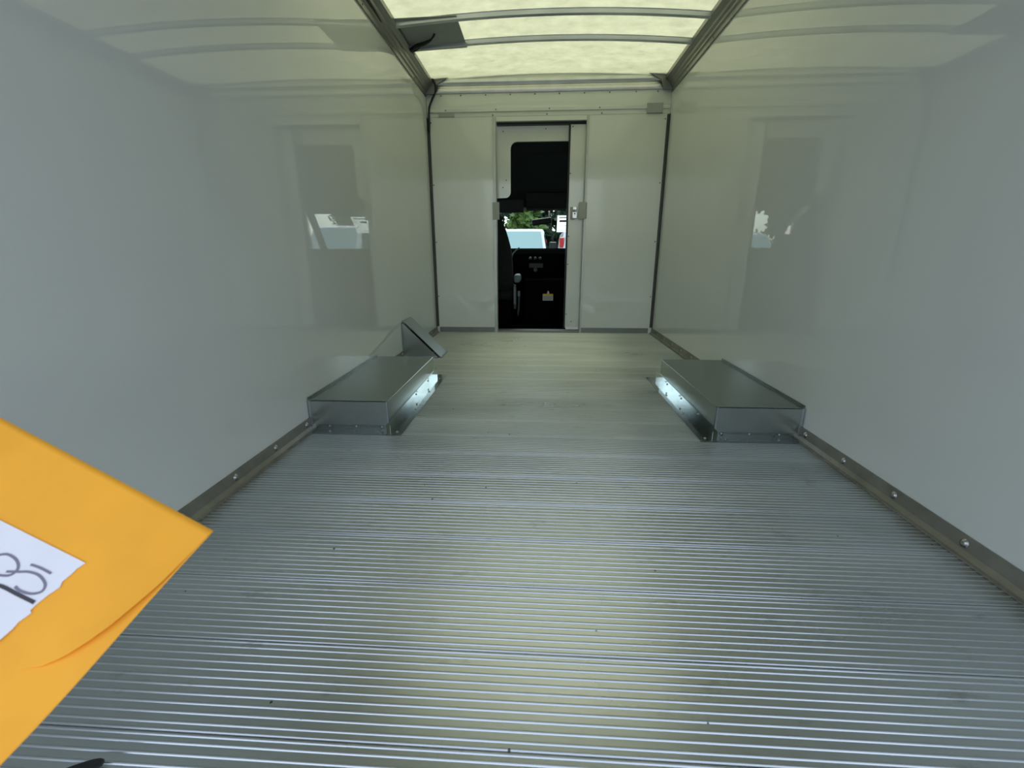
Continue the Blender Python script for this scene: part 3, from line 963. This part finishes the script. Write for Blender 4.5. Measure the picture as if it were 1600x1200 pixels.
def vehicle(name, label, cat, x, y, rz, zs=1.0, tail=False, glass='vglass', ws=1.0):
    root = tag(empty(name, (x, y, GZ)), label, cat, 'white vehicles parked ahead of the truck')
    root.rotation_euler = (0, 0, rz)
    # stations along +y (front): y, top z, half width low, half width at roof
    stn = [(-2.62, 2.02, 0.93, 0.74), (-2.50, 2.14, 0.97, 0.80), (0.55, 2.15, 0.97, 0.80), (1.00, 2.08, 0.97, 0.77), (1.80, 1.26, 0.96, 0.86), (2.50, 1.10, 0.93, 0.82), (2.68, 0.92, 0.88, 0.80)]
    bm = bmesh.new()
    rings = []
    for yy, zt, w0, w1 in stn:
        zt *= zs
        belt = min(1.22 * zs, zt - 0.06)
        half = [(w0 * 0.94, 0.36), (w0, 0.52), (w0, belt * 0.8), (w0 * 0.985, belt), (w1 + 0.03, zt - 0.10 if zt > 1.4 else zt - 0.03), (w1 - 0.03, zt - 0.015), (w1 * 0.55, zt)]
        ring = [(a * ws, b) for a, b in half] + [(-a * ws, b) for a, b in half[::-1]]
        rings.append([bm.verts.new((a, yy, b)) for a, b in ring])
    n = len(rings[0])
    for i in range(len(rings) - 1):
        for k in range(n):
            bm.faces.new((rings[i][k], rings[i][(k + 1) % n], rings[i + 1][(k + 1) % n], rings[i + 1][k]))
    bm.faces.new(rings[0]); bm.faces.new(rings[-1])
    bobj('body', bm, 'paint', root)
    def slab(nm, q, m, off):
        q = [Vector(p) for p in q]
        nn = (q[1] - q[0]).cross(q[2] - q[0]).normalized()
        return pyd(nm, [p + nn * off for p in q] + [p - nn * 0.02 for p in q], [(0, 1, 2, 3), (7, 6, 5, 4), (0, 4, 5, 1), (1, 5, 6, 2), (2, 6, 7, 3), (3, 7, 4, 0)], m, root)
    slab('windscreen', [(-0.82 * ws, 1.76, 1.30 * zs), (-0.70 * ws, 1.03, 2.04 * zs), (0.70 * ws, 1.03, 2.04 * zs), (0.82 * ws, 1.76, 1.30 * zs)][::-1], glass, 0.012)
    for s in (-1, 1):
        q = [(s * 0.955 * ws, 1.45, 1.26 * zs), (s * 0.955 * ws, 0.45, 1.26 * zs), (s * 0.845 * ws, 0.45, 1.98 * zs), (s * 0.825 * ws, 0.98, 1.94 * zs)]
        slab('side_window', q if s > 0 else q[::-1], 'vglass_dark', 0.014)
        m_ = box('wing_mirror', min(s * 1.00 * ws, s * 1.24 * ws), max(s * 1.00 * ws, s * 1.24 * ws), 1.32, 1.44, 1.50 * zs, 1.72 * zs, 'black', root, 0.03, 2)
        for yy in (1.70, -1.65):
            bm = bmesh.new()
            add_lathe(bm, [(0.20, -0.10), (0.34, -0.11), (0.36, -0.06), (0.36, 0.06), (0.34, 0.11), (0.20, 0.10)], (s * 0.87 * ws, yy, 0.36), (1, 0, 0), 20)
            wh = bobj('wheel', bm, 'tire', root, False)
            bm = bmesh.new()
            add_lathe(bm, [(0.20, -0.112), (0.19, 0.112), (0.06, 0.125), (0, 0.125)], (s * 0.87 * ws, yy, 0.36), (s, 0, 0), 16)
            bobj('hub', bm, 'hub', wh)
        box('tail_lamp', min(s * 0.84 * ws, s * 0.965 * ws), max(s * 0.84 * ws, s * 0.965 * ws), -2.63, -2.50, 1.60 * zs, 1.90 * zs, 'red', root, 0.02, 2)
        box('headlamp', min(s * 0.56 * ws, s * 0.88 * ws), max(s * 0.56 * ws, s * 0.88 * ws), 2.55, 2.69, 0.72, 0.88, 'lens', root, 0.02, 2)
    slab('rear_window', [(-0.66 * ws, -2.635, 1.25 * zs), (0.66 * ws, -2.635, 1.25 * zs), (0.62 * ws, -2.60, 1.88 * zs), (-0.62 * ws, -2.60, 1.88 * zs)], 'vglass_dark', 0.012)
    box('grille', -0.5 * ws, 0.5 * ws, 2.60, 2.70, 0.66, 0.86, 'black', root, 0.02, 2)
    box('bumper', -0.92 * ws, 0.92 * ws, 2.55, 2.76, 0.38, 0.60, 'black', root, 0.03, 2)
    box('bumper', -0.94 * ws, 0.94 * ws, -2.72, -2.52, 0.40, 0.58, 'black', root, 0.03, 2)
    return root
vehicle('van', 'white van facing the truck straight ahead of its windscreen', 'van', -0.70, 13.2, math.pi, 1.09)
vehicle('van', 'white vehicle with red tail lamp at the right of the windscreen view', 'van', 1.60, 14.15, 0.0, 1.06)
vehicle('van', 'white van mirrored in the left wall', 'van', 4.6, 11.8, math.pi, 1.12)
vehicle('van', 'white van mirrored in the right wall', 'van', -4.3, 12.0, math.pi, 1.0)

def tree(x, y, h, r, kind, label, seed):
    rnd = random.Random(seed)
    root = tag(empty('tree', (x, y, GZ)), label, 'tree', 'trees behind the parked vehicles')
    bm = bmesh.new()
    add_tube(bm, smooth_path([(0, 0, 0), (0.1, 0.05, h * 0.3), (-0.05, 0.1, h * 0.75)], 4), lambda t: 0.16 * (1 - 0.7 * t), 8)
    bobj('trunk', bm, 'bark', root, True)
    clumps = []
    for _ in range(34):
        a, q = rnd.uniform(0, 2 * math.pi), rnd.random() ** 0.5
        zz = rnd.uniform(0.06, 0.95)
        rr = r * 0.72 * math.sin(math.pi * min(0.95, 0.33 + zz * 0.6)) * q
        clumps.append((rr * math.cos(a), rr * math.sin(a), zz * h, r * rnd.uniform(0.24, 0.34)))
    v_, f_ = [], []
    for cx, cy_, cz, cr in clumps:
        for _ in range(110):
            d = Vector((rnd.gauss(0, 1), rnd.gauss(0, 1), rnd.gauss(0, 1))).normalized() * cr * rnd.uniform(0.3, 1)
            p = Vector((cx, cy_, cz)) + d
            a = Vector((rnd.gauss(0, 1), rnd.gauss(0, 1), rnd.gauss(0, 0.6))).normalized()
            b = a.orthogonal().normalized()
            s = rnd.uniform(0.12, 0.26)
            i = len(v_)
            v_ += [p - a * s, p + b * s * 0.55, p + a * s, p - b * s * 0.55]
            f_.append((i, i + 1, i + 2, i + 3))
    pyd('foliage', v_, f_, kind, root)
trees = [(-10.5, 21.0, 6.2, 1.9, 'leaf_dark', 'dark tree at the far left beyond the parked vans'),
         (-6.6, 21.3, 5.8, 1.9, 'leaf_dark', 'dark tree beyond the left parked van'),
         (-3.3, 21.6, 6.0, 1.45, 'leaf_dark', 'dark green tree behind the left end of the facing van'),
         (-0.75, 20.6, 5.6, 1.2, 'leaf_light', 'bright green tree above the roof of the facing van'),
         (1.95, 21.0, 6.0, 1.35, 'leaf_dark', 'dark green front row tree behind the cab mirror'),
         (4.75, 21.5, 6.0, 1.6, 'leaf_dark', 'dark green tree behind the vehicle with red tail lamp'),
         (8.4, 21.5, 6.3, 1.9, 'leaf_dark', 'dark tree at the far right beyond the parked vans'),
         (0.55, 24.0, 6.2, 1.35, 'leaf_dark', 'dark green tree in the gap right of the bright green tree'),
         (0.6, 31.0, 8.0, 2.6, 'leaf_dark', 'farthest dark tree behind the mirror gap'),
         (-6.6, 26.5, 7.0, 2.3, 'leaf_dark', 'tall tree in the back row, leftmost'),
         (-1.8, 26.8, 7.2, 2.3, 'leaf_dark', 'tall back row tree behind the bright green tree'),
         (3.0, 26.6, 7.0, 2.3, 'leaf_dark', 'tall back row tree behind the cab mirror'),
         (7.8, 27.0, 7.3, 2.4, 'leaf_dark', 'tall tree in the back row, rightmost')]
for i, t_ in enumerate(trees):
    tree(*t_, 11 + i)
